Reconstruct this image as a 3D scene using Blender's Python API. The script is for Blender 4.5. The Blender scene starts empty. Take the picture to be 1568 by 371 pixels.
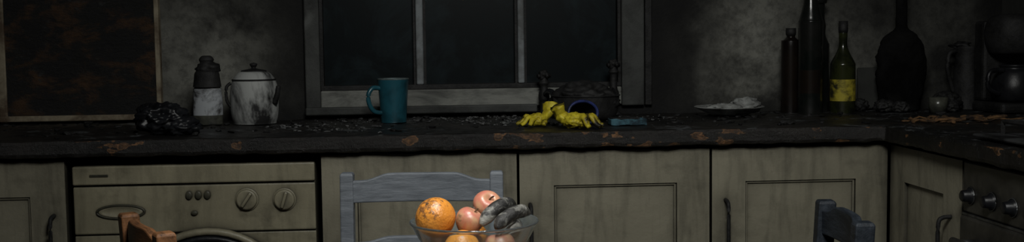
import bpy, bmesh, math, random
from mathutils import Vector, Matrix, noise
random.seed(7)
S=bpy.context.scene
S.view_settings.view_transform='Standard'

# ---------------------------------------------------------------- materials
def newmat(name):
    m=bpy.data.materials.new(name); m.use_nodes=True
    nt=m.node_tree; b=nt.nodes['Principled BSDF']
    return m,nt,b
def N(nt,t,**k):
    n=nt.nodes.new(t)
    for a,v in k.items(): setattr(n,a,v)
    return n
def c4(c): return (c[0],c[1],c[2],1)
def ramp(nt,stops,src=None,interp='LINEAR'):
    r=N(nt,'ShaderNodeValToRGB'); r.color_ramp.interpolation=interp
    e=r.color_ramp.elements
    while len(e)<len(stops): e.new(.5)
    for i,(p,c) in enumerate(stops):
        e[i].position=p; e[i].color=c4(c) if hasattr(c,'__len__') else (c,c,c,1)
    if src is not None: nt.links.new(src,r.inputs[0])
    return r
def noi(nt,co,scale,detail=8,rough=.6,dist=0):
    n=N(nt,'ShaderNodeTexNoise'); n.inputs['Scale'].default_value=scale
    n.inputs['Detail'].default_value=detail; n.inputs['Roughness'].default_value=rough
    n.inputs['Distortion'].default_value=dist
    nt.links.new(co,n.inputs['Vector']); return n.outputs['Fac']
def mixc(nt,f,a,b,mode='MIX'):
    m=N(nt,'ShaderNodeMix',data_type='RGBA',blend_type=mode)
    for s,v in ((0,f),(6,a),(7,b)):
        if hasattr(v,'is_output'): nt.links.new(v,m.inputs[s])
        elif s==0: m.inputs[0].default_value=v
        else: m.inputs[s].default_value=c4(v)
    return m.outputs[2]
def coords(nt,scale=None):
    tc=N(nt,'ShaderNodeTexCoord'); o=tc.outputs['Object']
    if scale:
        mp=N(nt,'ShaderNodeMapping'); mp.inputs['Scale'].default_value=scale
        nt.links.new(o,mp.inputs[0]); o=mp.outputs[0]
    return o
def bump(nt,b,h,st=.3,d=.005):
    n=N(nt,'ShaderNodeBump'); n.inputs['Strength'].default_value=st; n.inputs['Distance'].default_value=d
    nt.links.new(h,n.inputs['Height']); nt.links.new(n.outputs[0],b.inputs['Normal'])
def dirty(name,c1,c2,scale=8,lo=.4,hi=.6,rough=.7,bs=.3,metal=0,stretch=None,c3=None,s3=30,lo3=.58,hi3=.66,spec=.3,fine=60,ao=0,streak=0):
    m,nt,b=newmat(name); co=coords(nt,stretch)
    f=ramp(nt,[(lo,0),(hi,1)],noi(nt,co,scale,10,.65,.4)).outputs[0]
    c=mixc(nt,f,c1,c2)
    if c3:
        g=ramp(nt,[(lo3,0),(hi3,1)],noi(nt,co,s3,6,.6,.3)).outputs[0]
        c=mixc(nt,g,c,c3)
    if streak:   # runs of soot down the face
        cs=coords(nt,(9,9,1.3))
        g=ramp(nt,[(.48,0),(.78,streak)],noi(nt,cs,2.2,8,.65,.3)).outputs[0]
        c=mixc(nt,g,c,(.02,.019,.015))
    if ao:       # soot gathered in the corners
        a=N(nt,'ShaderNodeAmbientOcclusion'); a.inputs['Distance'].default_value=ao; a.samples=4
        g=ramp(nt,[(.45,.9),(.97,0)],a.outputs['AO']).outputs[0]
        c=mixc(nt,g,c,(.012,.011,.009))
    nt.links.new(c,b.inputs['Base Color'])
    b.inputs['Roughness'].default_value=rough; b.inputs['Metallic'].default_value=metal
    b.inputs['Specular IOR Level'].default_value=spec
    bump(nt,b,noi(nt,co,fine,8,.7),bs,.003)
    return m
M={}
M['black']=dirty('charred_black',(.006,.006,.006),(.018,.018,.018),20,rough=.6,bs=.8)
M['blackgl']=dirty('charred_gloss',(.004,.004,.005),(.012,.013,.015),14,rough=.38,bs=.25,spec=.35)
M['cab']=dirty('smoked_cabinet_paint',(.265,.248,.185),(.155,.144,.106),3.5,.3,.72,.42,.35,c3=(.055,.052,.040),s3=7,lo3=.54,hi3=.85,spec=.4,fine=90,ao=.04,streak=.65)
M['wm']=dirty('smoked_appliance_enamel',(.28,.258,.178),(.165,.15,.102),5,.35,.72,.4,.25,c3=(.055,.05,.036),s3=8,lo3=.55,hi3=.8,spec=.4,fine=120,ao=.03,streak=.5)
M['wmdark']=dirty('smoked_appliance_dark',(.07,.066,.046),(.03,.03,.022),12,rough=.45)
M['gap']=dirty('soot_gap',(.003,.003,.003),(.008,.008,.008),10,rough=.95,spec=.05)
M['frame']=dirty('sooty_window_paint',(.05,.053,.05),(.012,.013,.012),6,.38,.62,.6,.4,c3=(.11,.115,.11),s3=5,lo3=.56,hi3=.7)
M['mull']=dirty('mullion_paint',(.19,.21,.22),(.09,.095,.095),12,rough=.6)
M['sill']=dirty('sill_paint',(.20,.205,.185),(.035,.036,.034),5,.44,.68,.6,.4,stretch=(1,1,3))
M['mug']=dirty('teal_glaze',(.014,.078,.105),(.006,.02,.026),11,.42,.66,.28,.1,spec=.4)
M['mugin']=dirty('mug_inside',(.15,.19,.19),(.03,.04,.04),14,rough=.4)
M['yellow']=dirty('yellow_rubber',(.58,.49,.03),(.26,.20,.015),22,.4,.6,.45,.4,c3=(.012,.01,.006),s3=22,lo3=.57,hi3=.62)
M['blue']=dirty('blue_rim',(.025,.04,.17),(.01,.015,.05),18,rough=.35)
M['spon']=dirty('blue_sponge',(.06,.15,.19),(.015,.03,.04),18,rough=.9,bs=1)
M['ash']=dirty('ash',(.15,.155,.155),(.04,.04,.04),30,rough=.95,bs=.8)
M['cinder']=dirty('brown_cinder',(.16,.085,.035),(.02,.014,.01),25,rough=.9,bs=.8)
M['cloth']=dirty('scorched_paper',(.28,.29,.28),(.05,.05,.046),12,.42,.64,.85,.4)
M['jar']=dirty('sooty_white_ceramic',(.34,.35,.34),(.015,.015,.015),8,.45,.58,.6,.15,stretch=(1,1,.5),spec=.25)
M['plast']=dirty('sooty_clear_plastic',(.08,.082,.065),(.012,.012,.012),16,.35,.65,.25,.1,spec=.5)
M['label']=dirty('scorched_label',(.34,.36,.38),(.04,.04,.04),22,.46,.62,.6,.1)
M['ylabel']=dirty('yellow_label',(.36,.30,.03),(.02,.02,.008),24,.42,.6,.6,.1)
M['bott']=dirty('dark_bottle_glass',(.004,.006,.005),(.012,.012,.011),9,rough=.2,bs=.1,spec=.5)
M['bottb']=dirty('brown_bottle_glass',(.010,.007,.005),(.004,.003,.003),9,rough=.25,bs=.1,spec=.4)
M['bottg']=dirty('oil_bottle_glass',(.022,.026,.008),(.005,.006,.004),11,rough=.2,bs=.1,spec=.5)
M['steel']=dirty('sooty_steel',(.16,.165,.17),(.03,.03,.03),9,rough=.35,bs=.2,metal=.8)
M['oven']=dirty('oven_black_steel',(.055,.052,.044),(.008,.008,.008),5,rough=.38,bs=.2,metal=.2,spec=.5,streak=.5)
M['slate']=dirty('slate_chair_paint',(.145,.162,.182),(.07,.08,.092),9,.35,.7,.5,.5,stretch=(1.2,8,8),c3=(.02,.022,.025),s3=5,lo3=.62,hi3=.78,fine=20)
M['bwood']=dirty('orange_brown_wood',(.29,.135,.058),(.12,.055,.025),7,.35,.7,.42,.5,stretch=(1.5,8,8),c3=(.012,.009,.007),s3=4,lo3=.54,hi3=.68,fine=20)
M['cwood']=dirty('charred_chair_wood',(.014,.018,.024),(.045,.055,.07),7,.4,.75,.5,.5,stretch=(1.5,8,8),fine=20)
M['twood']=dirty('scorched_table_wood',(.16,.09,.045),(.03,.018,.01),3,.35,.65,.5,.4,stretch=(1,7,7),fine=20)
M['apple']=dirty('apple_skin_scorched',(.50,.17,.12),(.52,.36,.19),17,.42,.62,.3,.25,c3=(.06,.04,.025),s3=36,lo3=.57,hi3=.68,spec=.6)
M['banana']=dirty('charred_banana',(.018,.018,.017),(.30,.30,.27),24,.47,.62,.42,.9,spec=.5,fine=80,stretch=(1,1,1.6))
M['floor']=dirty('sooty_floor',(.06,.055,.048),(.015,.014,.013),2.5,.3,.7,.55,.3)
M['ceil']=dirty('sooty_ceiling',(.06,.06,.055),(.012,.012,.012),1.5,.35,.65,.9,.3)
M['wallp']=dirty('sooty_side_wall',(.045,.047,.043),(.009,.009,.009),1.6,.35,.65,.85,.3)

def orangemat():
    m,nt,b=newmat('orange_peel_charred'); co=coords(nt)
    c=mixc(nt,ramp(nt,[(.35,0),(.7,1)],noi(nt,co,16,6,.6)).outputs[0],(.78,.32,.05),(.56,.20,.025))
    sx=N(nt,'ShaderNodeSeparateXYZ'); nt.links.new(co,sx.inputs[0])
    mr=N(nt,'ShaderNodeMapRange'); nt.links.new(sx.outputs[2],mr.inputs[0]); mr.inputs[1].default_value=.0; mr.inputs[2].default_value=.037; mr.inputs[3].default_value=-.12; mr.inputs[4].default_value=.13
    ad=N(nt,'ShaderNodeMath',operation='ADD'); nt.links.new(noi(nt,co,110,5,.7),ad.inputs[0]); nt.links.new(mr.outputs[0],ad.inputs[1])
    g=ramp(nt,[(.55,0),(.64,.75)],ad.outputs[0]).outputs[0]
    c=mixc(nt,g,c,(.09,.05,.035))
    nt.links.new(c,b.inputs['Base Color']); b.inputs['Roughness'].default_value=.32; b.inputs['Specular IOR Level'].default_value=.6
    bump(nt,b,noi(nt,co,190,4,.5),.7,.002); return m
M['orange']=orangemat()
def wallmat():
    m,nt,b=newmat('sooty_plaster'); co=coords(nt)
    sx=N(nt,'ShaderNodeSeparateXYZ'); nt.links.new(co,sx.inputs[0])
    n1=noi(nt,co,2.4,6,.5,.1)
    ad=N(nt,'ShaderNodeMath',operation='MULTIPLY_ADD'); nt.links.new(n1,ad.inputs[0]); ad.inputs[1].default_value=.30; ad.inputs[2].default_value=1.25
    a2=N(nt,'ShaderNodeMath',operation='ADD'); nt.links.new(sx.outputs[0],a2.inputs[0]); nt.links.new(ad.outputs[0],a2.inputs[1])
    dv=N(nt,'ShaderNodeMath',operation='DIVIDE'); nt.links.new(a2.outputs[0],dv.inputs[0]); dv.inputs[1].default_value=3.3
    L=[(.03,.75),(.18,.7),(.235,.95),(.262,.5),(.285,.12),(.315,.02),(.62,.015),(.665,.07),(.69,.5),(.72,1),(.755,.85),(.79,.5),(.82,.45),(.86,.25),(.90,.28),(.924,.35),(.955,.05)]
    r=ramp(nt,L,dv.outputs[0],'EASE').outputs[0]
    f=ramp(nt,[(.36,.12),(.50,.65),(.64,1)],noi(nt,co,4,10,.62,.15)).outputs[0]
    f2=ramp(nt,[(.35,.5),(.55,1)],noi(nt,co,34,10,.75,.1)).outputs[0]
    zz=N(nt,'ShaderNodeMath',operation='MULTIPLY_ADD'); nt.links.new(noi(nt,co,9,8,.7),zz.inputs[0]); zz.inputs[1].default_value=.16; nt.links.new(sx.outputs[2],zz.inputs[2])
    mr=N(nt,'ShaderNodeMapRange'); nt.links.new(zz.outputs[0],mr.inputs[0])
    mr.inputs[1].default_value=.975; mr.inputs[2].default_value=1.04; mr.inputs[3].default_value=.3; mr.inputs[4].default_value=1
    # wall colour gets darker higher up
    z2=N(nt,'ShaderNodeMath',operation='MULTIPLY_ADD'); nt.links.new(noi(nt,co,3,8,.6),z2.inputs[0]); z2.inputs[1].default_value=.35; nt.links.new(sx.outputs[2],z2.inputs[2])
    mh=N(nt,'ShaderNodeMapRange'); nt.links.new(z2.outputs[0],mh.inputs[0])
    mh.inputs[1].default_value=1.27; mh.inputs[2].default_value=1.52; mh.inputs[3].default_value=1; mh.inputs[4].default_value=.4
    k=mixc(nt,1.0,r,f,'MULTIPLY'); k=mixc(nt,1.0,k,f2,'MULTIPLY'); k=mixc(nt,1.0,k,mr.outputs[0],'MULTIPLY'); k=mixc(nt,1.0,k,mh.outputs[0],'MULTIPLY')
    c=mixc(nt,k,(.007,.007,.007),(.25,.25,.22))
    nt.links.new(c,b.inputs['Base Color']); b.inputs['Roughness'].default_value=.75
    b.inputs['Specular IOR Level'].default_value=.2
    bump(nt,b,noi(nt,co,22,10,.7),.45,.008); return m
M['wall']=wallmat()
def glassmat():
    m,nt,b=newmat('sooty_window_glass'); co=coords(nt)
    f=ramp(nt,[(.5,0),(.72,1)],noi(nt,co,5,8,.7,.5)).outputs[0]
    c=mixc(nt,f,(.004,.0065,.0075),(.011,.019,.022))
    g=ramp(nt,[(.62,0),(.74,1)],noi(nt,co,13,10,.8,.1)).outputs[0]
    c=mixc(nt,g,c,(.04,.07,.07))
    nt.links.new(c,b.inputs['Base Color']); b.inputs['Roughness'].default_value=.35
    b.inputs['Specular IOR Level'].default_value=.12
    return m
M['glass']=glassmat()
def panelmat():
    m,nt,b=newmat('charred_board'); co=coords(nt,(1,1,1.8))
    f=ramp(nt,[(.50,0),(.6,.6),(.72,1)],noi(nt,co,9,10,.7,.4)).outputs[0]
    c=mixc(nt,f,(.007,.007,.007),(.08,.038,.014))
    g=ramp(nt,[(.6,0),(.68,1)],noi(nt,co,25,8,.7)).outputs[0]
    c=mixc(nt,g,c,(.035,.035,.034))
    nt.links.new(c,b.inputs['Base Color']); b.inputs['Roughness'].default_value=.6
    bump(nt,b,noi(nt,co,14,10,.75),.8,.02); return m
M['panel']=panelmat()
M['ptrim']=dirty('scorched_trim',(.27,.235,.165),(.08,.055,.035),9,rough=.7)
def countermat():
    m,nt,b=newmat('burnt_worktop'); co=coords(nt)
    base=mixc(nt,ramp(nt,[(.4,0),(.65,1)],noi(nt,co,6,8,.65,.4)).outputs[0],(.005,.005,.005),(.016,.014,.012))
    geo=N(nt,'ShaderNodeNewGeometry'); s2=N(nt,'ShaderNodeSeparateXYZ'); nt.links.new(geo.outputs['Normal'],s2.inputs[0])
    up=ramp(nt,[(.6,0),(.9,1)],s2.outputs[2]).outputs[0]
    ash=ramp(nt,[(.55,0),(.61,1)],noi(nt,co,6.5,14,.8,.4)).outputs[0]
    mm=mixc(nt,1.0,up,ash,'MULTIPLY')
    c=mixc(nt,mm,base,(.085,.092,.096))
    inv=ramp(nt,[(.35,1),(.85,0)],s2.outputs[2]).outputs[0]
    co2=coords(nt,(1,1,2.0))
    n=noi(nt,co2,13,3,.5,.1)
    ch=ramp(nt,[(.595,0),(.605,1),(.64,.25),(.69,.9)],n).outputs[0]
    m2=mixc(nt,1.0,inv,ch,'MULTIPLY')
    c=mixc(nt,m2,c,mixc(nt,ramp(nt,[(.4,0),(.6,1)],noi(nt,co,60,6,.7)).outputs[0],(.06,.03,.012),(.24,.12,.05)))
    nt.links.new(c,b.inputs['Base Color']); b.inputs['Roughness'].default_value=.33
    b.inputs['Specular IOR Level'].default_value=.5
    bump(nt,b,noi(nt,co,24,12,.75),.8,.010); return m
M['counter']=countermat()
def clearglass():
    m,nt,b=newmat('bowl_glass'); b.inputs['Base Color'].default_value=(.72,.80,.82,1)
    b.inputs['Transmission Weight'].default_value=.95; b.inputs['Roughness'].default_value=.08; b.inputs['IOR'].default_value=1.5
    return m
M['bowl']=clearglass()

# ---------------------------------------------------------------- mesh helpers
def empty(name,loc=(0,0,0),rz=0,rot=None):
    o=bpy.data.objects.new(name,None); o.empty_display_size=.05
    o.location=loc; o.rotation_euler=rot if rot else (0,0,rz)
    S.collection.objects.link(o); return o
def mk(name,bm,mat,parent=None,smooth=False,bevel=0,loc=None,rot=None,segs=2):
    me=bpy.data.meshes.new(name)
    bmesh.ops.recalc_face_normals(bm,faces=bm.faces[:])
    bm.to_mesh(me); bm.free()
    o=bpy.data.objects.new(name,me); S.collection.objects.link(o)
    me.materials.append(M[mat] if isinstance(mat,str) else mat)
    if smooth:
        for p in me.polygons: p.use_smooth=True
    if bevel:
        md=o.modifiers.new('b','BEVEL'); md.width=bevel; md.segments=segs; md.limit_method='ANGLE'
    if parent: o.parent=parent
    if loc: o.location=loc
    if rot: o.rotation_euler=rot
    return o
def box(bm,x0,x1,y0,y1,z0,z1,mtx=None):
    v=[bm.verts.new((x,y,z)) for x in (x0,x1) for y in (y0,y1) for z in (z0,z1)]
    for f in ((0,1,3,2),(4,6,7,5),(0,4,5,1),(2,3,7,6),(0,2,6,4),(1,5,7,3)): bm.faces.new([v[i] for i in f])
    if mtx: bmesh.ops.transform(bm,matrix=mtx,verts=v)
    return v
def boxes(name,L,mat,parent=None,bevel=0,**k):
    bm=bmesh.new()
    for b in L: box(bm,*b)
    return mk(name,bm,mat,parent,bevel=bevel,**k)
def lathe(bm,prof,seg=40,sx=1,sy=1,cx=0,cy=0,closed=True):
    rings=[]
    for r,z in prof:
        if r<1e-5: rings.append([bm.verts.new((cx,cy,z))])
        else: rings.append([bm.verts.new((cx+r*sx*math.cos(2*math.pi*i/seg),cy+r*sy*math.sin(2*math.pi*i/seg),z)) for i in range(seg)])
    for a,b in zip(rings,rings[1:]):
        if len(a)==1 and len(b)==1: continue
        for i in range(seg):
            j=(i+1)%seg
            if len(a)==1: bm.faces.new((a[0],b[i],b[j]))
            elif len(b)==1: bm.faces.new((a[i],a[j],b[0]))
            else: bm.faces.new((a[i],a[j],b[j],b[i]))
def cr(p0,p1,p2,p3,t): return .5*((2*p1)+(-p0+p2)*t+(2*p0-5*p1+4*p2-p3)*t*t+(-p0+3*p1-3*p2+p3)*t**3)
def smoothprof(P,n=4):
    out=[]
    for i in range(len(P)-1):
        p0=P[max(i-1,0)];p1=P[i];p2=P[i+1];p3=P[min(i+2,len(P)-1)]
        for k in range(n):
            t=k/n
            out.append((max(0,cr(p0[0],p1[0],p2[0],p3[0],t)),cr(p0[1],p1[1],p2[1],p3[1],t)))
    out.append(P[-1]); return out
def spl(P,n=6):
    P=[Vector(p) for p in P]; out=[]
    for i in range(len(P)-1):
        p0=P[max(i-1,0)];p1=P[i];p2=P[i+1];p3=P[min(i+2,len(P)-1)]
        for k in range(n): out.append(cr(p0,p1,p2,p3,k/n))
    out.append(P[-1]); return out
def tube(bm,pts,r,seg=12,closed=False,flat=1):
    pts=[Vector(p) for p in pts]; n=len(pts); rings=[]
    up=Vector((0,0,1))
    for i,p in enumerate(pts):
        if closed: d=pts[(i+1)%n]-pts[i-1]
        else: d=pts[min(i+1,n-1)]-pts[max(i-1,0)]
        d.normalize()
        a=d.cross(up)
        if a.length<.05: a=d.cross(Vector((0,1,0)))
        a.normalize(); b=a.cross(d)
        rr=r[i] if isinstance(r,(list,tuple)) else r
        rings.append([bm.verts.new(p+rr*(math.cos(2*math.pi*k/seg)*a+flat*math.sin(2*math.pi*k/seg)*b)) for k in range(seg)])
    m=n if closed else n-1
    for i in range(m):
        A=rings[i];B=rings[(i+1)%n]
        for k in range(seg): bm.faces.new((A[k],A[(k+1)%seg],B[(k+1)%seg],B[k]))
    if not closed:
        bm.faces.new(rings[0]); bm.faces.new(rings[-1][::-1])
def lump(bm,c,s,amp=.25,freq=2.2,sub=4,seed=0,flatten=None,ridge=False):
    r=bmesh.ops.create_icosphere(bm,subdivisions=sub,radius=1)
    for v in r['verts']:
        p=v.co.copy(); q=p*freq+Vector((seed*3.1,seed*1.7,seed))
        n=noise.noise(q)+.5*noise.noise(q*2.1)+.25*noise.noise(q*4.3)
        if ridge: n=-abs(noise.noise(q))*1.6-.8*abs(noise.noise(q*2.3))+.45
        v.co=p*(1+amp*n)
        v.co=Vector((v.co.x*s[0]+c[0],v.co.y*s[1]+c[1],v.co.z*s[2]+c[2]))
        if flatten is not None and v.co.z<flatten: v.co.z=flatten
CT=.902  # worktop surface

# ---------------------------------------------------------------- room shell
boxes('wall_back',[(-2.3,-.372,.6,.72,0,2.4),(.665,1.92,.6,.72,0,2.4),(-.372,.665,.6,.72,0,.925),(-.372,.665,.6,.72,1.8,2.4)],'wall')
boxes('wall_right',[(1.82,1.92,-3.7,.6,0,2.4)],'wallp')
boxes('wall_left',[(-2.3,-2.2,-3.7,.6,0,2.4)],'wallp')
boxes('wall_front',[(-2.3,1.92,-3.8,-3.7,0,2.4)],'wallp')
boxes('floor',[(-2.3,1.92,-3.8,.72,-.1,0)],'floor')
boxes('ceiling',[(-2.3,1.92,-3.8,.72,2.4,2.5)],'ceil')
# window
w=empty('window_1',(0,0,0))
boxes('frame',[(-.372,-.327,.575,.70,.926,1.8),(.594,.665,.575,.70,.926,1.8),(-.327,.594,.575,.70,1.75,1.8)],'frame',w,.004)
boxes('bottom_rail',[(-.327,.594,.58,.70,.93,.985)],'sill',w,.004)
boxes('sash_seal',[(-.327,.594,.585,.70,.985,1.0)],'black',w,.002)
boxes('mullion_1',[(-.037,-.015,.585,.70,1.0,1.75)],'mull',w,.004)
boxes('mullion_2',[(.274,.294,.585,.70,1.0,1.75)],'mull',w,.004)
boxes('sash_edges',[(-.327,-.318,.595,.70,1.0,1.75),(.585,.594,.595,.70,1.0,1.75),(-.045,-.037,.6,.7,1,1.75),(-.015,-.007,.6,.7,1,1.75),(.266,.274,.6,.7,1,1.75),(.294,.302,.6,.7,1,1.75)],'black',w)
boxes('glass',[(-.33,.60,.63,.64,.99,1.76)],'glass',w)
boxes('shadow_strip',[(.668,.690,.58,.6,.926,1.8)],'black',w,.003)  # black strip added in place of the shadow right of the frame
boxes('apron',[(-.372,.33,.56,.58,.912,.936)],'frame',w,.004)
# framed charred board left
p=empty('framed_notice_board',(0,0,0))
boxes('board',[(-1.245,-.812,.575,.598,.925,1.62)],'panel',p)
boxes('frame',[(-1.268,-1.245,.57,.598,.905,1.64),(-.812,-.798,.57,.598,.905,1.64),(-1.268,-.798,.57,.598,1.62,1.64),(-1.268,-.798,.565,.598,.908,.925)],'ptrim',p,.003)

# ---------------------------------------------------------------- worktop
bm=bmesh.new()
out=[(-2.2,-.03),(1.17,-.03),(1.17,-1.6),(1.812,-1.6),(1.812,.592),(-2.2,.592)]
va=[bm.verts.new((x,y,.858)) for x,y in out]; vb=[bm.verts.new((x,y,.9)) for x,y in out]
bm.faces.new(va[::-1]); bm.faces.new(vb)
for i in range(6): bm.faces.new((va[i],va[(i+1)%6],vb[(i+1)%6],vb[i]))
ct=mk('kitchen_worktop',bm,'counter')
md=ct.modifiers.new('r','REMESH'); md.mode='VOXEL'; md.voxel_size=.008
tx=bpy.data.textures.new('char','CLOUDS'); tx.noise_scale=.05; tx.noise_depth=4
md=ct.modifiers.new('d','DISPLACE'); md.texture=tx; md.strength=.010; md.mid_level=.5

# debris on the worktop
def debris(name,mat,n,area,smin,smax,z=CT,pile=None):
    bm=bmesh.new()
    for i in range(n):
        if pile: 
            cx,cy,sx,sy=random.choice(pile); x=random.gauss(cx,sx); y=random.gauss(cy,sy)
        else: x=random.uniform(area[0],area[1]); y=random.uniform(area[2],area[3])
        if not(area[0]<x<area[1] and area[2]<y<area[3]): continue
        s=random.uniform(smin,smax)*random.random()+smin
        r=bmesh.ops.create_icosphere(bm,subdivisions=1,radius=1)
        a=random.uniform(0,6.28); st=random.uniform(.5,2); h=random.uniform(.2,.6)
        for v in r['verts']:
            q=v.co*(1+random.uniform(-.35,.35)); 
            X=q.x*s*st; Y=q.y*s
            v.co=Vector((x+X*math.cos(a)-Y*math.sin(a),y+X*math.sin(a)+Y*math.cos(a),z+s*h*.6+q.z*s*h))
    return mk(name,bm,mat)
debris('ash_flakes','ash',520,(-1.2,1.1,-.01,.55),.001,.0065,pile=[(-.25,.15,.06,.05),(-.2,.42,.09,.05),(.15,.38,.08,.06),(.2,.25,.06,.05),(-.35,.25,.05,.05),(.05,.48,.2,.03),(.30,.42,.06,.04),(.62,.35,.08,.06),(.2,.5,.1,.03)])
debris('cinder_crumbs','black',340,(-1.25,1.75,.05,.57),.003,.012,z=.9)
debris('wood_cinders','cinder',60,(1.22,1.78,-.3,.4),.004,.014,pile=[(1.36,.05,.08,.05),(1.45,.10,.08,.05)])
bm=bmesh.new()
for i,(x0,y0,x1,y1,r) in enumerate([(1.27,.02,1.42,.035,.010),(1.36,.07,1.56,.10,.012),(1.44,.02,1.60,.03,.008),(1.30,.11,1.40,.15,.008)]):
    P=[Vector((x0+(x1-x0)*t/8,y0+(y1-y0)*t/8+.006*math.sin(t*2+i),CT+.004+.003*math.sin(t*1.7+i))) for t in range(9)]
    tube(bm,P,[r*(.5+.5*random.random()) for _ in P],7,flat=.5)
mk('burnt_wood_slivers',bm,'cinder')

# ---------------------------------------------------------------- base cabinets
def handle_v(par,x,y,ztop,L=.15,ax='x'):
    bm=bmesh.new(); 
    P=[(0,0,0),(0,-.02,-.002),(0,-.03,-.015),(0,-.031,-L/2),(0,-.03,-L+.015),(0,-.02,-L+.002),(0,0,-L)]
    if ax=='y': P=[(a[1],0,a[2]) for a in P]
    tube(bm,[Vector(q)+Vector((x,y,ztop)) for q in spl(P,5)],.005,10)
    mk('handle',bm,'black',par,True)
def cabinet(x0,x1,hx=None,fl=.088,fr=.085,depth=.58,name='kitchen_base_cabinet'):
    e=empty(name,((x0+x1)/2,0,0)); h=(x1-x0)/2-.0035
    zt,zb=.848,.12; t=.02
    boxes('carcass',[(-h,h,t+.001,depth,.10,.85),(-h,h,.06,depth,0,.10)],'gap',e)
    bm=bmesh.new()
    box(bm,-h,-h+fl,0,t,zb,zt); box(bm,h-fr,h,0,t,zb,zt)
    box(bm,-h+fl,h-fr,0,t,zt-.088,zt); box(bm,-h+fl,h-fr,0,t,zb,zb+.09)
    mk('door_frame',bm,'cab',e)
    boxes('door_panel',[(-h+fl-.002,h-fr+.002,.009,t,zb+.08,zt-.08)],'cab',e)
    bm=bmesh.new(); a,b_,c_,d_=-h+fl,h-fr,zb+.09,zt-.088
    for q in ((a,a+.007,.004,.012,c_,d_),(b_-.007,b_,.004,.012,c_,d_),(a,b_,.004,.012,c_,c_+.007),(a,b_,.004,.012,d_-.007,d_)): box(bm,*q)
    mk('panel_moulding',bm,'cab',e,bevel=.003)
    if hx is not None: handle_v(e,hx-(x0+x1)/2,0,.712)
    return e
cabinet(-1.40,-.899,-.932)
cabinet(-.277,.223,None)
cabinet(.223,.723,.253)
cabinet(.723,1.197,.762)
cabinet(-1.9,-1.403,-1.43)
e=empty('kitchen_base_cabinet',(1.2,0,0))
boxes('carcass',[(.021,.6,-.394,-.002,.10,.85),(.06,.6,-.394,-.002,0,.10)],'gap',e)
bm=bmesh.new()
a,b_=-.390,-.004
box(bm,0,.02,a,a+.09,.12,.848); box(bm,0,.02,b_-.085,b_,.12,.848); box(bm,0,.02,a+.09,b_-.085,.76,.848); box(bm,0,.02,a+.09,b_-.085,.12,.21)
mk('door_frame',bm,'cab',e)
boxes('door_panel',[(.008,.02,a+.08,b_-.08,.2,.77)],'cab',e)
handle_v(e,0,-.34,.712,ax='y')

# ---------------------------------------------------------------- washing machine
e=empty('washing_machine',(-.587,.0,0)); X=-.587
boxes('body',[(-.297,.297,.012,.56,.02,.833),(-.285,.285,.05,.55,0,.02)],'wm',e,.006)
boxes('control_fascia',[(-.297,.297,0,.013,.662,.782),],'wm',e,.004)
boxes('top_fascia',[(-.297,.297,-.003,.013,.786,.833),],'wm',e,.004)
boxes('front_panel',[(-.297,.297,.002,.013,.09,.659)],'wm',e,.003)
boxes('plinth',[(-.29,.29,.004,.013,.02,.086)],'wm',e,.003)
boxes('rear_filler',[(-.30,.30,.2,.55,.834,.850)],'gap',e)
def ringmesh(name,cx,cz,rx,rz,r,mat,par,y=0):
    bm=bmesh.new(); tube(bm,[(cx+rx*math.cos(t*math.pi/24),y,cz+rz*math.sin(t*math.pi/24)) for t in range(48)],r,8,True); return mk(name,bm,mat,par,True)
ringmesh('drawer_pull_ring',-.77-X,.7175,.058,.0165,.003,'wmdark',e,-.001)
bm=bmesh.new(); lathe(bm,[(0,.001),(.045,.001),(.052,.0035),(.055,0)],48,1,.014/.055); bmesh.ops.rotate(bm,matrix=Matrix.Rotation(math.pi/2,3,'X'),verts=bm.verts)
mk('drawer_pull',bm,'wm',e,True,loc=(-.77-X,0,.7175))
for i,(bx,bz) in enumerate([(-.602,.756),(-.579,.756),(-.557,.756),(-.590,.711)]):
    bm=bmesh.new(); lathe(bm,smoothprof([(.0085,0),(.008,.004),(.005,.006),(0,.0065)],3),20,1,1.3 if i<3 else .7); bmesh.ops.rotate(bm,matrix=Matrix.Rotation(math.pi/2,3,'X'),verts=bm.verts)
    mk('button_%d'%(i+1),bm,'wmdark',e,True,loc=(bx-X,-.0005,bz))
for i,(bx,bz,an) in enumerate([(-.460,.742,.6),(-.367,.740,.3)]):
    bm=bmesh.new(); lathe(bm,[(.029,0),(.029,.003),(.026,.004),(.025,.009),(.022,.011),(0,.011)],36); bmesh.ops.rotate(bm,matrix=Matrix.Rotation(math.pi/2,3,'X'),verts=bm.verts)
    mk('dial_%d'%(i+1),bm,'wm',e,False,bevel=.001,loc=(bx-X,-.0005,bz))
    boxes('dial_grip_%d'%(i+1),[(-.004,.004,-.018,-.009,-.021,.021)],'wm',e,.003,loc=(bx-X,0,bz),rot=(0,an,0))
ringmesh('door_ring',.028,.457,.207,.207,.010,'wm',e,-.006)
ringmesh('door_seal',.028,.457,.189,.189,.008,'blackgl',e,-.008)
bm=bmesh.new(); lathe(bm,smoothprof([(.185,0),(.16,.006),(.12,.0),(.06,-.006),(0,-.008)],4),48); bmesh.ops.rotate(bm,matrix=Matrix.Rotation(math.pi/2,3,'X'),verts=bm.verts)
mk('door_glass',bm,'bott',e,True,loc=(.028,-.004,.457))
boxes('badge',[(-.255,-.21,-.0045,-.002,.806,.812)],'wmdark',e,.001)

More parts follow.
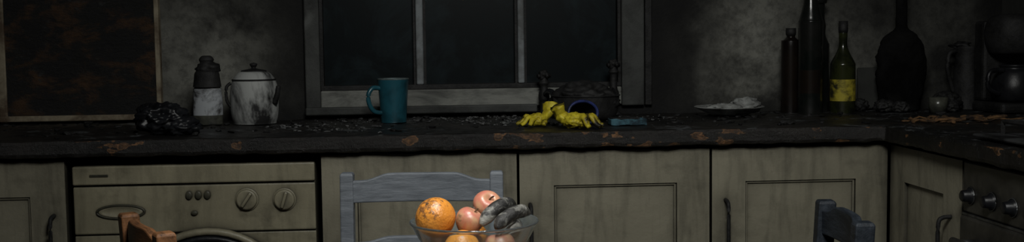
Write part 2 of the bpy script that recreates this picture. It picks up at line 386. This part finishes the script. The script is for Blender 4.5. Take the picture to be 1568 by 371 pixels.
# ---------------------------------------------------------------- oven + hob
e=empty('built_in_oven',(1.2,-.70,0))
boxes('body',[(.012,.6,-.298,.298,.05,.85)],'oven',e)
boxes('control_panel',[(-.004,.012,-.297,.297,.735,.85)],'oven',e,.004)
boxes('door',[(-.012,.012,-.297,.297,.16,.728)],'oven',e,.006)
boxes('door_window',[(-.014,-.011,-.22,.22,.26,.60)],'bott',e,.002)
boxes('trim_strip',[(-.006,.0,-.297,.297,.729,.734)],'steel',e)
bm=bmesh.new(); tube(bm,[(-.045,-.26,.675),(-.045,.26,.675)],.009,12); 
for y in (-.235,.235): tube(bm,[(-.01,y,.675),(-.045,y,.675)],.007,10)
mk('door_handle',bm,'steel',e,True)
for i,y in enumerate([.262,.17,.085,0,-.085,-.17,-.25]):
    bm=bmesh.new(); lathe(bm,[(.018,0),(.018,.004),(.014,.006),(.0125,.020),(.010,.022),(0,.022)],28)
    bmesh.ops.rotate(bm,matrix=Matrix.Rotation(-math.pi/2,3,'Y'),verts=bm.verts)
    mk('knob_%d'%(i+1),bm,'blackgl' ,e,True,loc=(-.004,y,.775))
    rm=bmesh.new(); tube(rm,[(-.006,y+.0195*math.cos(t*math.pi/16),.775+.0195*math.sin(t*math.pi/16)) for t in range(32)],.0014,6,True)
    mk('knob_bezel_%d'%(i+1),rm,'steel',e,True)
e=empty('gas_hob',(1.49,-.72,.906))
boxes('plate',[(-.29,.27,-.29,.29,0,.008)],'steel',e,.004)
bm=bmesh.new()
for x,y in ((-.13,-.14),(.13,-.14),(-.13,.14),(.13,.14)): lathe(bm,[(.05,.008),(.05,.016),(.035,.02),(.035,.026),(0,.027)],28,cx=x,cy=y)
mk('burners',bm,'blackgl',e)
bm=bmesh.new()
for x,y in ((-.13,-.14),(.13,-.14),(-.13,.14),(.13,.14)):
    tube(bm,[(x-.11,y-.11,.036),(x+.11,y-.11,.036),(x+.11,y+.11,.036),(x-.11,y+.11,.036)],.005,6,True)
    for a in range(4):
        d=Vector((math.cos(a*math.pi/2),math.sin(a*math.pi/2),0)); tube(bm,[Vector((x,y,.036))+d*.11,Vector((x,y,.036))+d*.03],.004,6)
    for a in (-1,1):
        for b in (-1,1): tube(bm,[(x+a*.11,y+b*.11,.008),(x+a*.11,y+b*.11,.036)],.005,6)
mk('pan_supports',bm,'black',e)

# ---------------------------------------------------------------- counter objects
bm=bmesh.new(); lump(bm,(-.005,0,.036),(.066,.058,.042),.4,1.5,5,3,flatten=.0,ridge=True); lump(bm,(.05,-.03,.018),(.05,.045,.026),.45,1.8,4,8,flatten=.0,ridge=True); lump(bm,(-.045,.02,.055),(.03,.03,.022),.45,2.0,4,5,ridge=True)
mk('charred_crumpled_bag',bm,'blackgl',None,True,loc=(-.685,.13,CT))
# dish soap bottle
e=empty('dish_soap_bottle',(-.628,.40,CT))
bm=bmesh.new(); lathe(bm,smoothprof([(0,0),(.036,0),(.041,.012),(.041,.07),(.037,.105),(.030,.125),(.022,.142),(.015,.15),(0,.15)],4),40,1,.62); mk('body',bm,'plast',e,True)
bm=bmesh.new(); lathe(bm,smoothprof([(.0415,.028),(.0418,.06),(.0405,.080),(.0385,.104)],4),40,1,.63); mk('label',bm,'label',e,True)
bm=bmesh.new(); lathe(bm,smoothprof([(.0395,.108),(.0365,.13),(.033,.15),(.022,.160),(.0185,.178),(.021,.186),(.013,.196),(0,.197)],4),32,1,.8); lump(bm,(.006,-.004,.160),(.030,.02,.022),.4,2.0,3,4); mk('melted_cap',bm,'black',e,True)
# round kettle-like lidded pot
e=empty('ceramic_kettle',(-.500,.42,CT))
bm=bmesh.new(); lathe(bm,smoothprof([(0,0),(.054,0),(.061,.005),(.0665,.03),(.068,.07),(.0665,.10),(.060,.125),(.048,.142),(.034,.150),(0,.152)],5),48); mk('body',bm,'jar',e,True)
bm=bmesh.new(); lathe(bm,smoothprof([(.036,.149),(.034,.153),(.014,.157),(.006,.160),(.010,.167),(.010,.172),(0,.175)],4),40); mk('lid',bm,'black',e,True)
bm=bmesh.new()
tube(bm,[(.0600*math.cos(t*math.pi/20),.0600*math.sin(t*math.pi/20),.126) for t in range(40)],.0028,6,True)
tube(bm,spl([(-.062,-.02,.118),(-.074,-.024,.105),(-.074,-.024,.07),(-.064,-.02,.05)],5),.0045,8)
tube(bm,spl([(.060,-.03,.06),(.070,-.036,.085),(.074,-.038,.108)],5),[.010,.0095,.009,.0085,.008,.0075,.007,.007,.007,.007,.007],10)
mk('handle_and_spout',bm,'black',e,True)
# teal mug
e=empty('coffee_mug',(-.102,.375,CT))
bm=bmesh.new(); lathe(bm,smoothprof([(0,0),(.033,0),(.036,.004),(.038,.03),(.042,.09),(.0455,.121),(.045,.124),(.043,.124),(.041,.118)],4),48); mk('body',bm,'mug',e,True)
bm=bmesh.new(); lathe(bm,[(.0425,.122),(.039,.08),(.034,.012),(0,.010)],48); mk('inside',bm,'mugin',e,True)
bm=bmesh.new(); tube(bm,[(.0443*math.cos(t*math.pi/24),.0443*math.sin(t*math.pi/24),.1235) for t in range(48)],.002,8,True); mk('rim',bm,'mugin',e,True)
bm=bmesh.new(); tube(bm,[Vector((p.x*.9,p.x*.45,p.z)) for p in spl([(-.040,0,.098),(-.062,0,.100),(-.076,0,.082),(-.074,0,.055),(-.060,0,.034),(-.036,0,.028)],6)],.0065,10); mk('handle',bm,'mug',e,True)
# taps
def tap(loc,h,flip):
    e=empty('pillar_tap',loc)
    bm=bmesh.new(); lathe(bm,smoothprof([(.024,0),(.022,.006),(.013,.012),(.012,.04),(.017,.05),(.016,.07),(.012,.08),(.011,h-.045),(.016,h-.036),(.012,h-.028),(.010,h-.02),(0,h-.02)],3),24); mk('body',bm,'black',e,True)
    bm=bmesh.new()
    for a in range(4):
        d=Vector((math.cos(a*math.pi/2+.5),math.sin(a*math.pi/2+.5),0)); tube(bm,[Vector((0,0,h-.016)),Vector((0,0,h-.014))+d*.017,Vector((0,0,h-.014))+d*.022],[.006,.005,.007],8)
    lathe(bm,smoothprof([(.007,h-.025),(.012,h-.012),(.008,h-.002),(0,h)],3),16); lump(bm,(0,0,h-.012),(.017,.015,.015),.4,2.2,3,6); mk('cross_handle',bm,'black',e,True)
    bm=bmesh.new(); tube(bm,spl([(0,0,.058),(flip*.01,-.04,.075),(flip*.018,-.085,.07),(flip*.02,-.10,.045)],5),.009,12); mk('spout',bm,'blackgl',e,True)
tap((.348,.535,CT),.135,1); tap((.560,.53,CT),.165,-1)
e=empty('charred_saucepan',(.445,.33,CT))
bm=bmesh.new(); lathe(bm,smoothprof([(0,.003),(.07,.003),(.088,.015),(.095,.05),(.097,.068),(.100,.07),(.097,.072),(.09,.066),(.082,.02),(.05,.012),(0,.012)],4),48); mk('pan',bm,'black',e,True)
bm=bmesh.new(); lump(bm,(.0,.0,.055),(.094,.085,.054),.28,1.6,5,11,ridge=True); mk('lid_remains',bm,'black',e,True)
e=empty('blue_rimmed_cup',(.410,.135,CT+.034),rot=(math.radians(80),0,math.radians(12)))
bm=bmesh.new(); lathe(bm,smoothprof([(0,-.07),(.022,-.07),(.026,-.06),(.033,-.03),(.037,0),(.035,.002),(.031,-.03),(.022,-.06),(0,-.062)],4),40,1.08,.84); mk('body',bm,'black',e,True)
bm=bmesh.new(); tube(bm,[(.041*math.cos(t*math.pi/24),.031*math.sin(t*math.pi/24),.001) for t in range(48)],.004,8,True); mk('rim',bm,'blue',e,True)
# yellow rubber gloves
def glove(loc,rz,sc,seed,lift=1):
    e=empty('rubber_glove',loc,rz); rnd=random.Random(seed); bm=bmesh.new()
    lump(bm,(0,0,.020*sc),(.036*sc,.03*sc,.022*sc),.35,2.4,4,seed,flatten=0,ridge=True)
    for i in range(4):
        a=-.7+i*.42+rnd.uniform(-.1,.1); d=Vector((math.cos(a),math.sin(a),0)); L=(.032+.012*(i in(1,2)))*sc
        P=[d*.018*sc+Vector((0,0,.02*sc)),d*(.03*sc+L*.3)+Vector((0,0,(.02+rnd.uniform(0,.014))*sc)),d*(.03*sc+L*.7)+Vector((0,0,.013*sc)),d*(.03*sc+L)+Vector((0,0,.007*sc))]
        tube(bm,spl(P,4),[(.0112-.0004*k)*sc for k in range(13)],10,flat=.8)
    P=[(-.005*sc,.02*sc,.015*sc),(.0*sc,.045*sc,.016*sc),(.015*sc,.062*sc,.009*sc)]
    tube(bm,spl(P,5),.009*sc,10,flat=.8)
    mk('hand',bm,'yellow',e,True)
    bm=bmesh.new()
    pr=spl([(-.02*sc,0,.02*sc),(-.040*sc,.004*sc,.034*sc*lift),(-.050*sc,.0,.058*sc*lift)],4)
    tube(bm,pr,[(.018+.0014*k)*sc for k in range(9)],20,flat=.65)
    for v in bm.verts: v.co+=Vector((0,0,.008*noise.noise(v.co*70)))+.004*noise.noise_vector(v.co*110); v.co.z=max(v.co.z,.001)
    mk('cuff',bm,'yellow',e,True)
glove((.290,.15,CT),math.radians(205),.80,2,1.3)
glove((.378,.045,CT),math.radians(-25),1.0,5)
e=empty('washing_up_sponge',(.530,.14,CT),.05)
bm=bmesh.new(); box(bm,-.048,.048,-.03,.03,.0,.016); bmesh.ops.subdivide_edges(bm,edges=bm.edges[:],cuts=6,use_grid_fill=True)
for v in bm.verts: v.co+=.003*noise.noise_vector(v.co*60)
mk('foam',bm,'spon',e,True)
boxes('scourer',[(-.044,.03,-.026,.026,.016,.019)],'black',e,.001)
e=empty('broken_plate',(.888,.42,CT))
bm=bmesh.new(); lathe(bm,smoothprof([(0,.002),(.05,.002),(.098,.022),(.102,.026),(.094,.025),(.05,.010),(0,.007)],4),48)
mk('plate',bm,'cloth',e,True)
bm=bmesh.new(); lump(bm,(.055,.02,.026),(.045,.04,.024),.5,2,4,21,ridge=True); lump(bm,(-.01,0,.018),(.06,.04,.016),.5,2.0,4,24,ridge=True); mk('paper_scraps',bm,'cloth',e,True)
def bottle(name,loc,prof,mat,label=None,lmat='label',cap=None,sy=1):
    e=empty(name,loc); bm=bmesh.new(); lathe(bm,smoothprof(prof,4),36,1,sy); mk('glass_body',bm,mat,e,True)
    if label:
        bm=bmesh.new(); lathe(bm,[(label[0],label[1]),(label[0],label[2])],36,1,sy); mk('label',bm,lmat,e,True)
    if cap:
        bm=bmesh.new(); lathe(bm,[(0,cap[1]),(cap[0],cap[1]),(cap[0]*1.05,cap[1]+.01),(cap[0],cap[2]),(0,cap[2])],24); mk('cap',bm,'black',e,True)
    return e
def wine(r,h,nr=.014): return [(0,0),(r*.9,0),(r,.01),(r,h*.55),(r*.97,h*.6),(r*.7,h*.68),(nr*1.15,h*.76),(nr,h*.82),(nr,h*.95),(nr*1.2,h*.96),(nr*1.2,h),(0,h)]
bottle('whisky_bottle',(1.106,.515,CT),[(0,0),(.026,0),(.029,.008),(.029,.20),(.026,.215),(.015,.226),(.013,.23),(.013,.245),(0,.245)],'bottb',None,cap=(.015,.234,.256))
bottle('wine_bottle',(1.143,.445,CT),wine(.036,.46,.016),'bott',(.0365,.06,.13),'bottb')
bottle('wine_bottle',(1.196,.54,CT),wine(.038,.345,.024),'bott')
bottle('olive_oil_bottle',(1.247,.455,CT),[(0,0),(.034,0),(.037,.01),(.037,.13),(.035,.15),(.022,.175),(.014,.195),(.012,.21),(.012,.245),(0,.245)],'bottg',(.0377,.035,.10),'ylabel',cap=(.0135,.24,.275))
# large charred round-bodied bottle
e=empty('charred_flagon',(1.450,.505,CT))
bm=bmesh.new(); lathe(bm,smoothprof([(0,0),(.055,0),(.062,.01),(.070,.06),(.076,.12),(.074,.175),(.060,.215),(.040,.237),(.022,.25),(.018,.275),(.017,.38),(.022,.385),(.022,.40),(0,.40)],5),56,1,.75)
for v in bm.verts:
    q=v.co*26; v.co+=Vector((v.co.x,v.co.y,0))*(.12*noise.noise(q)+.07*noise.noise(q*2.7))
mk('glass_body',bm,'gap',e,True)
e=empty('cutting_board',(1.36,.585,CT),rot=(math.radians(-3),0,0))
boxes('board',[(-.015,.18,-.006,.006,0,.13)],'wallp',e,.006)
bm=bmesh.new()
for i,(x,y,s) in enumerate([(1.37,.44,.030),(1.41,.41,.026),(1.555,.46,.034),(1.585,.48,.045),(1.61,.52,.04),(1.33,.53,.028),(1.56,.40,.025)]): lump(bm,(x,y,CT+s*.55),(s,s*.8,s*.7),.5,1.8,4,30+i,flatten=CT,ridge=True)
mk('charred_rubble',bm,'black',None,True)
e=empty('drinking_glass',(1.505,.37,CT)); bm=bmesh.new(); lathe(bm,[(0,0),(.024,0),(.029,.045),(.027,.045),(.022,.006),(0,.006)],32); mk('tumbler',bm,'plast',e,True)
e=empty('black_jug',(1.668,.52,CT))
bm=bmesh.new(); lathe(bm,smoothprof([(0,0),(.046,0),(.048,.01),(.040,.10),(.034,.16),(.036,.19),(.034,.19),(.03,.16),(0,.15)],4),36); mk('body',bm,'black',e,True)
bm=bmesh.new(); tube(bm,spl([(-.034,0,.18),(-.062,-.01,.17),(-.066,-.01,.12),(-.042,0,.05)],6),.007,10); lump(bm,(-.02,0,.195),(.028,.026,.014),.5,2,3,2); mk('handle',bm,'black',e,True)
e=empty('coffee_machine',(1.722,.36,CT))
boxes('base',[(-.075,.075,-.09,.09,0,.03),(-.07,.075,.03,.09,.03,.27)],'black',e,.01)
bm=bmesh.new(); lathe(bm,smoothprof([(0,.17),(.05,.17),(.066,.185),(.074,.22),(.070,.26),(.05,.285),(0,.29)],4),40,1,1.1); mk('brew_head',bm,'black',e,True)
bm=bmesh.new(); lathe(bm,smoothprof([(0,.032),(.045,.032),(.06,.05),(.063,.08),(.052,.115),(.04,.13),(.042,.14),(0,.14)],4),40,cx=-.005,cy=-.03); tube(bm,spl([(-.05,-.05,.125),(-.095,-.06,.12),(-.10,-.06,.075),(-.062,-.05,.055)],6),.007,10); mk('carafe',bm,'blackgl',e,True)

# ---------------------------------------------------------------- chairs
def chair(loc,rz,w,H,dep,mat,seat=.43,pw=.030,arch=.018):
    e=empty('dining_chair',loc,rz); hw=w/2
    def post(x,name):
        bm=bmesh.new()
        pts=[(0,.03),(seat,0),(H*.75,.004),(H-.006,.014),(H,.014)]
        rings=[]
        for k,(z,dy) in enumerate(pts):
            a=pw/2*(.85 if k in(0,) else 1)*(0.86 if k==4 else 1); d=a*1.05
            rings.append([bm.verts.new((x+sx*a,dy+sy*d-.014,z)) for sx,sy in((-1,-1),(1,-1),(1,1),(-1,1))])
        bm.faces.new(rings[0][::-1]); bm.faces.new(rings[-1])
        for A,B in zip(rings,rings[1:]):
            for i in range(4): bm.faces.new((A[i],A[(i+1)%4],B[(i+1)%4],B[i]))
        mk(name,bm,mat,e,bevel=.003)
    post(-hw+pw/2,'back_post_1'); post(hw-pw/2,'back_post_2')
    def rail(z0,ze,zc,name,y):
        bm=bmesh.new(); n=28; a=-hw+pw-.004; b=hw-pw+.004; R=[]
        for i in range(n+1):
            t=i/n; x=a+(b-a)*t; s=abs(t-.5)*2
            k=1 if s<.45 else max(0,.5+.5*math.cos(math.pi*(s-.45)/.40)) if s<.85 else 0
            zt=ze+(zc-ze)*k; bow=.016*(1-s*s)
            R.append([bm.verts.new((x,y+bow+yy,zz)) for yy,zz in((-.009,z0),(.009,z0),(.009,zt),(-.009,zt))])
        bm.faces.new(R[0][::-1]); bm.faces.new(R[-1])
        for A,B in zip(R,R[1:]):
            for i in range(4): bm.faces.new((A[i],A[(i+1)%4],B[(i+1)%4],B[i]))
        mk(name,bm,mat,e,bevel=.003)
    rail(H-.068,H-.018,H-.003,'top_rail',-.004)
    rail(H-.20,H-.158,H-.146,'middle_rail',-.008)
    rail(H-.33,H-.288,H-.276,'lower_rail',-.012)
    bm=bmesh.new(); box(bm,-hw,hw,-dep,.0,seat-.02,seat+.005)
    mk('seat',bm,mat,e,bevel=.008)
    boxes('apron',[(-hw+.02,hw-.02,-dep+.02,-dep+.038,seat-.075,seat-.02),(-hw+.012,-hw+.03,-dep+.02,-.02,seat-.075,seat-.02),(hw-.03,hw-.012,-dep+.02,-.02,seat-.075,seat-.02)],mat,e,.002)
    boxes('front_leg_1',[(-hw+.006,-hw+.04,-dep+.01,-dep+.044,0,seat-.02)],mat,e,.004)
    boxes('front_leg_2',[(hw-.04,hw-.006,-dep+.01,-dep+.044,0,seat-.02)],mat,e,.004)
    boxes('stretchers',[(-hw+.012,-hw+.03,-dep+.03,.0,.16,.185),(hw-.03,hw-.012,-dep+.03,.0,.16,.185),(-hw+.03,hw-.03,-dep*.5-.01,-dep*.5+.01,.165,.185)],mat,e,.003)
    return e
chair((-.0195,-.312,0),math.radians(-4.5),.366,.84,.30,'slate')
chair((-.537,-.679,0),math.radians(117.8),.30,.80,.29,'bwood',pw=.034)
chair((.788,-.741,0),math.radians(-96.3),.30,.80,.32,'cwood',pw=.034)
# table
e=empty('dining_table',(.14,-1.12,0))
boxes('top',[(-.56,.56,-.42,.40,.693,.725)],'twood',e,.006)
boxes('apron',[(-.46,.46,-.34,-.32,.61,.693),(-.46,.46,.30,.32,.61,.693),(-.48,-.46,-.34,.32,.61,.693),(.46,.48,-.34,.32,.61,.693)],'twood',e,.002)
for i,(x,y) in enumerate(((-.47,-.33),(.47,-.33),(-.47,.31),(.47,.31))): boxes('leg_%d'%(i+1),[(x-.025,x+.025,y-.025,y+.025,0,.693)],'twood',e,.004)

# ---------------------------------------------------------------- fruit bowl
BX,BY,BZ=.078,-.790,.7255
e=empty('glass_fruit_bowl',(BX,BY,BZ))
bm=bmesh.new(); lathe(bm,smoothprof([(0,.0),(.045,0),(.052,.003),(.075,.018),(.098,.045),(.113,.072),(.118,.0785),(.1165,.0815),(.1125,.079),(.107,.070),(.094,.047),(.072,.023),(.05,.010),(0,.008)],4),64); mk('bowl',bm,'bowl',e,True)
def fruit(name,loc,r,mat,kind,rot=(0,0,0)):
    e=empty(name,(BX+loc[0],BY+loc[1],BZ+loc[2]),rot=rot); bm=bmesh.new()
    if kind=='o': pr=[(0,-.95),(.3,-.93),(.65,-.74),(.93,-.35),(1,0),(.94,.35),(.7,.7),(.35,.92),(.08,.96),(0,.93)]
    else: pr=[(0,-.78),(.2,-.9),(.5,-.82),(.85,-.45),(1.02,.05),(.98,.45),(.72,.8),(.4,.9),(.15,.78),(0,.66)]
    lathe(bm,smoothprof([(a*r,b*r) for a,b in pr],4),36)
    for v in bm.verts: v.co+=v.co*.03*noise.noise(v.co*40)
    mk('skin',bm,mat,e,True)
    bm=bmesh.new()
    if kind=='o': lathe(bm,[(.004,r*.93),(.003,r*.97),(0,r*.97)],8)
    else: tube(bm,spl([(0,0,r*.66),(.002,0,r*.9),(.006,0,r*1.12)],3),.0016,8)
    mk('stem',bm,'cinder',e,True); return e
fruit('orange',(-.070,.0,.088),.037,'orange','o',(.5,-.5,0))
fruit('orange',(-.024,-.052,.040),.032,'orange','o',(1.8,0,0))
fruit('apple',(-.010,-.008,.080),.025,'apple','a',(.5,.2,1))
fruit('apple',(.026,.040,.100),.027,'apple','a',(.7,.25,0))
fruit('orange',(.0,.035,.042),.028,'orange','o')
fruit('apple',(.044,-.036,.040),.026,'apple','a')
fruit('apple',(-.062,.035,.040),.020,'apple','a')
def banana(pts,name='banana'):
    e=empty(name,(BX,BY,BZ)); bm=bmesh.new(); P=spl(pts,6); n=len(P); R=[]
    for i in range(n):
        t=i/(n-1); R.append(.0165*min(1,(.28+3.2*t))*min(1,.22+3.0*(1-t)))
    tube(bm,P,R,5)
    o=mk('peel',bm,'banana',e,True); s=o.modifiers.new('s','SUBSURF'); s.levels=2; s.render_levels=2
banana([(.010,-.045,.078),(.022,-.035,.092),(.042,-.015,.106),(.064,.012,.108),(.078,.032,.100)])
banana([(.036,-.065,.074),(.046,-.055,.086),(.068,-.035,.097),(.088,-.010,.097),(.102,.012,.088)])
banana([(.06,-.01,.052),(.072,.01,.058),(.078,.03,.064),(.072,.055,.068)])

# ---------------------------------------------------------------- lights
def area(name,loc,tgt,size,e,col,spread=180):
    l=bpy.data.lights.new(name,'AREA'); l.energy=e; l.color=col; l.size=size; l.spread=math.radians(spread)
    o=bpy.data.objects.new(name,l); o.location=loc; S.collection.objects.link(o)
    o.rotation_euler=(Vector(tgt)-Vector(loc)).to_track_quat('-Z','Y').to_euler(); return o
area('ceiling_light',(.28,-1.9,2.33),(.36,0,.50),.7,22,(1,1,.96),125)
l=bpy.data.lights.new('table_spot_light','SPOT'); l.energy=78; l.spot_size=math.radians(50); l.spot_blend=1; l.shadow_soft_size=.05; l.color=(1,.97,.93)
o=bpy.data.objects.new('table_spot_light',l); o.location=(.05,-1.05,2.3); S.collection.objects.link(o)
o.rotation_euler=(Vector((.02,-.78,.8))-o.location).to_track_quat('-Z','Y').to_euler()
W=bpy.data.worlds.new('world'); S.world=W; W.use_nodes=True
W.node_tree.nodes['Background'].inputs[0].default_value=(.02,.025,.03,1); W.node_tree.nodes['Background'].inputs[1].default_value=.5

# ---------------------------------------------------------------- camera
P=dict(D=2.7672,h=.2347,yaw=.0754,pit=.0746,rol=.0124,f=1676.4)
cd=bpy.data.cameras.new('camera'); cd.sensor_width=36; cd.lens=36*P['f']/1568; cd.clip_start=.01
co=bpy.data.objects.new('camera',cd); S.collection.objects.link(co)
R=Matrix.Rotation(-P['yaw'],4,'Z')@Matrix.Rotation(math.pi/2-P['pit'],4,'X')@Matrix.Rotation(-P['rol'],4,'Z')
co.matrix_world=Matrix.Translation((0,-P['D'],.9+P['h']))@R
S.camera=co
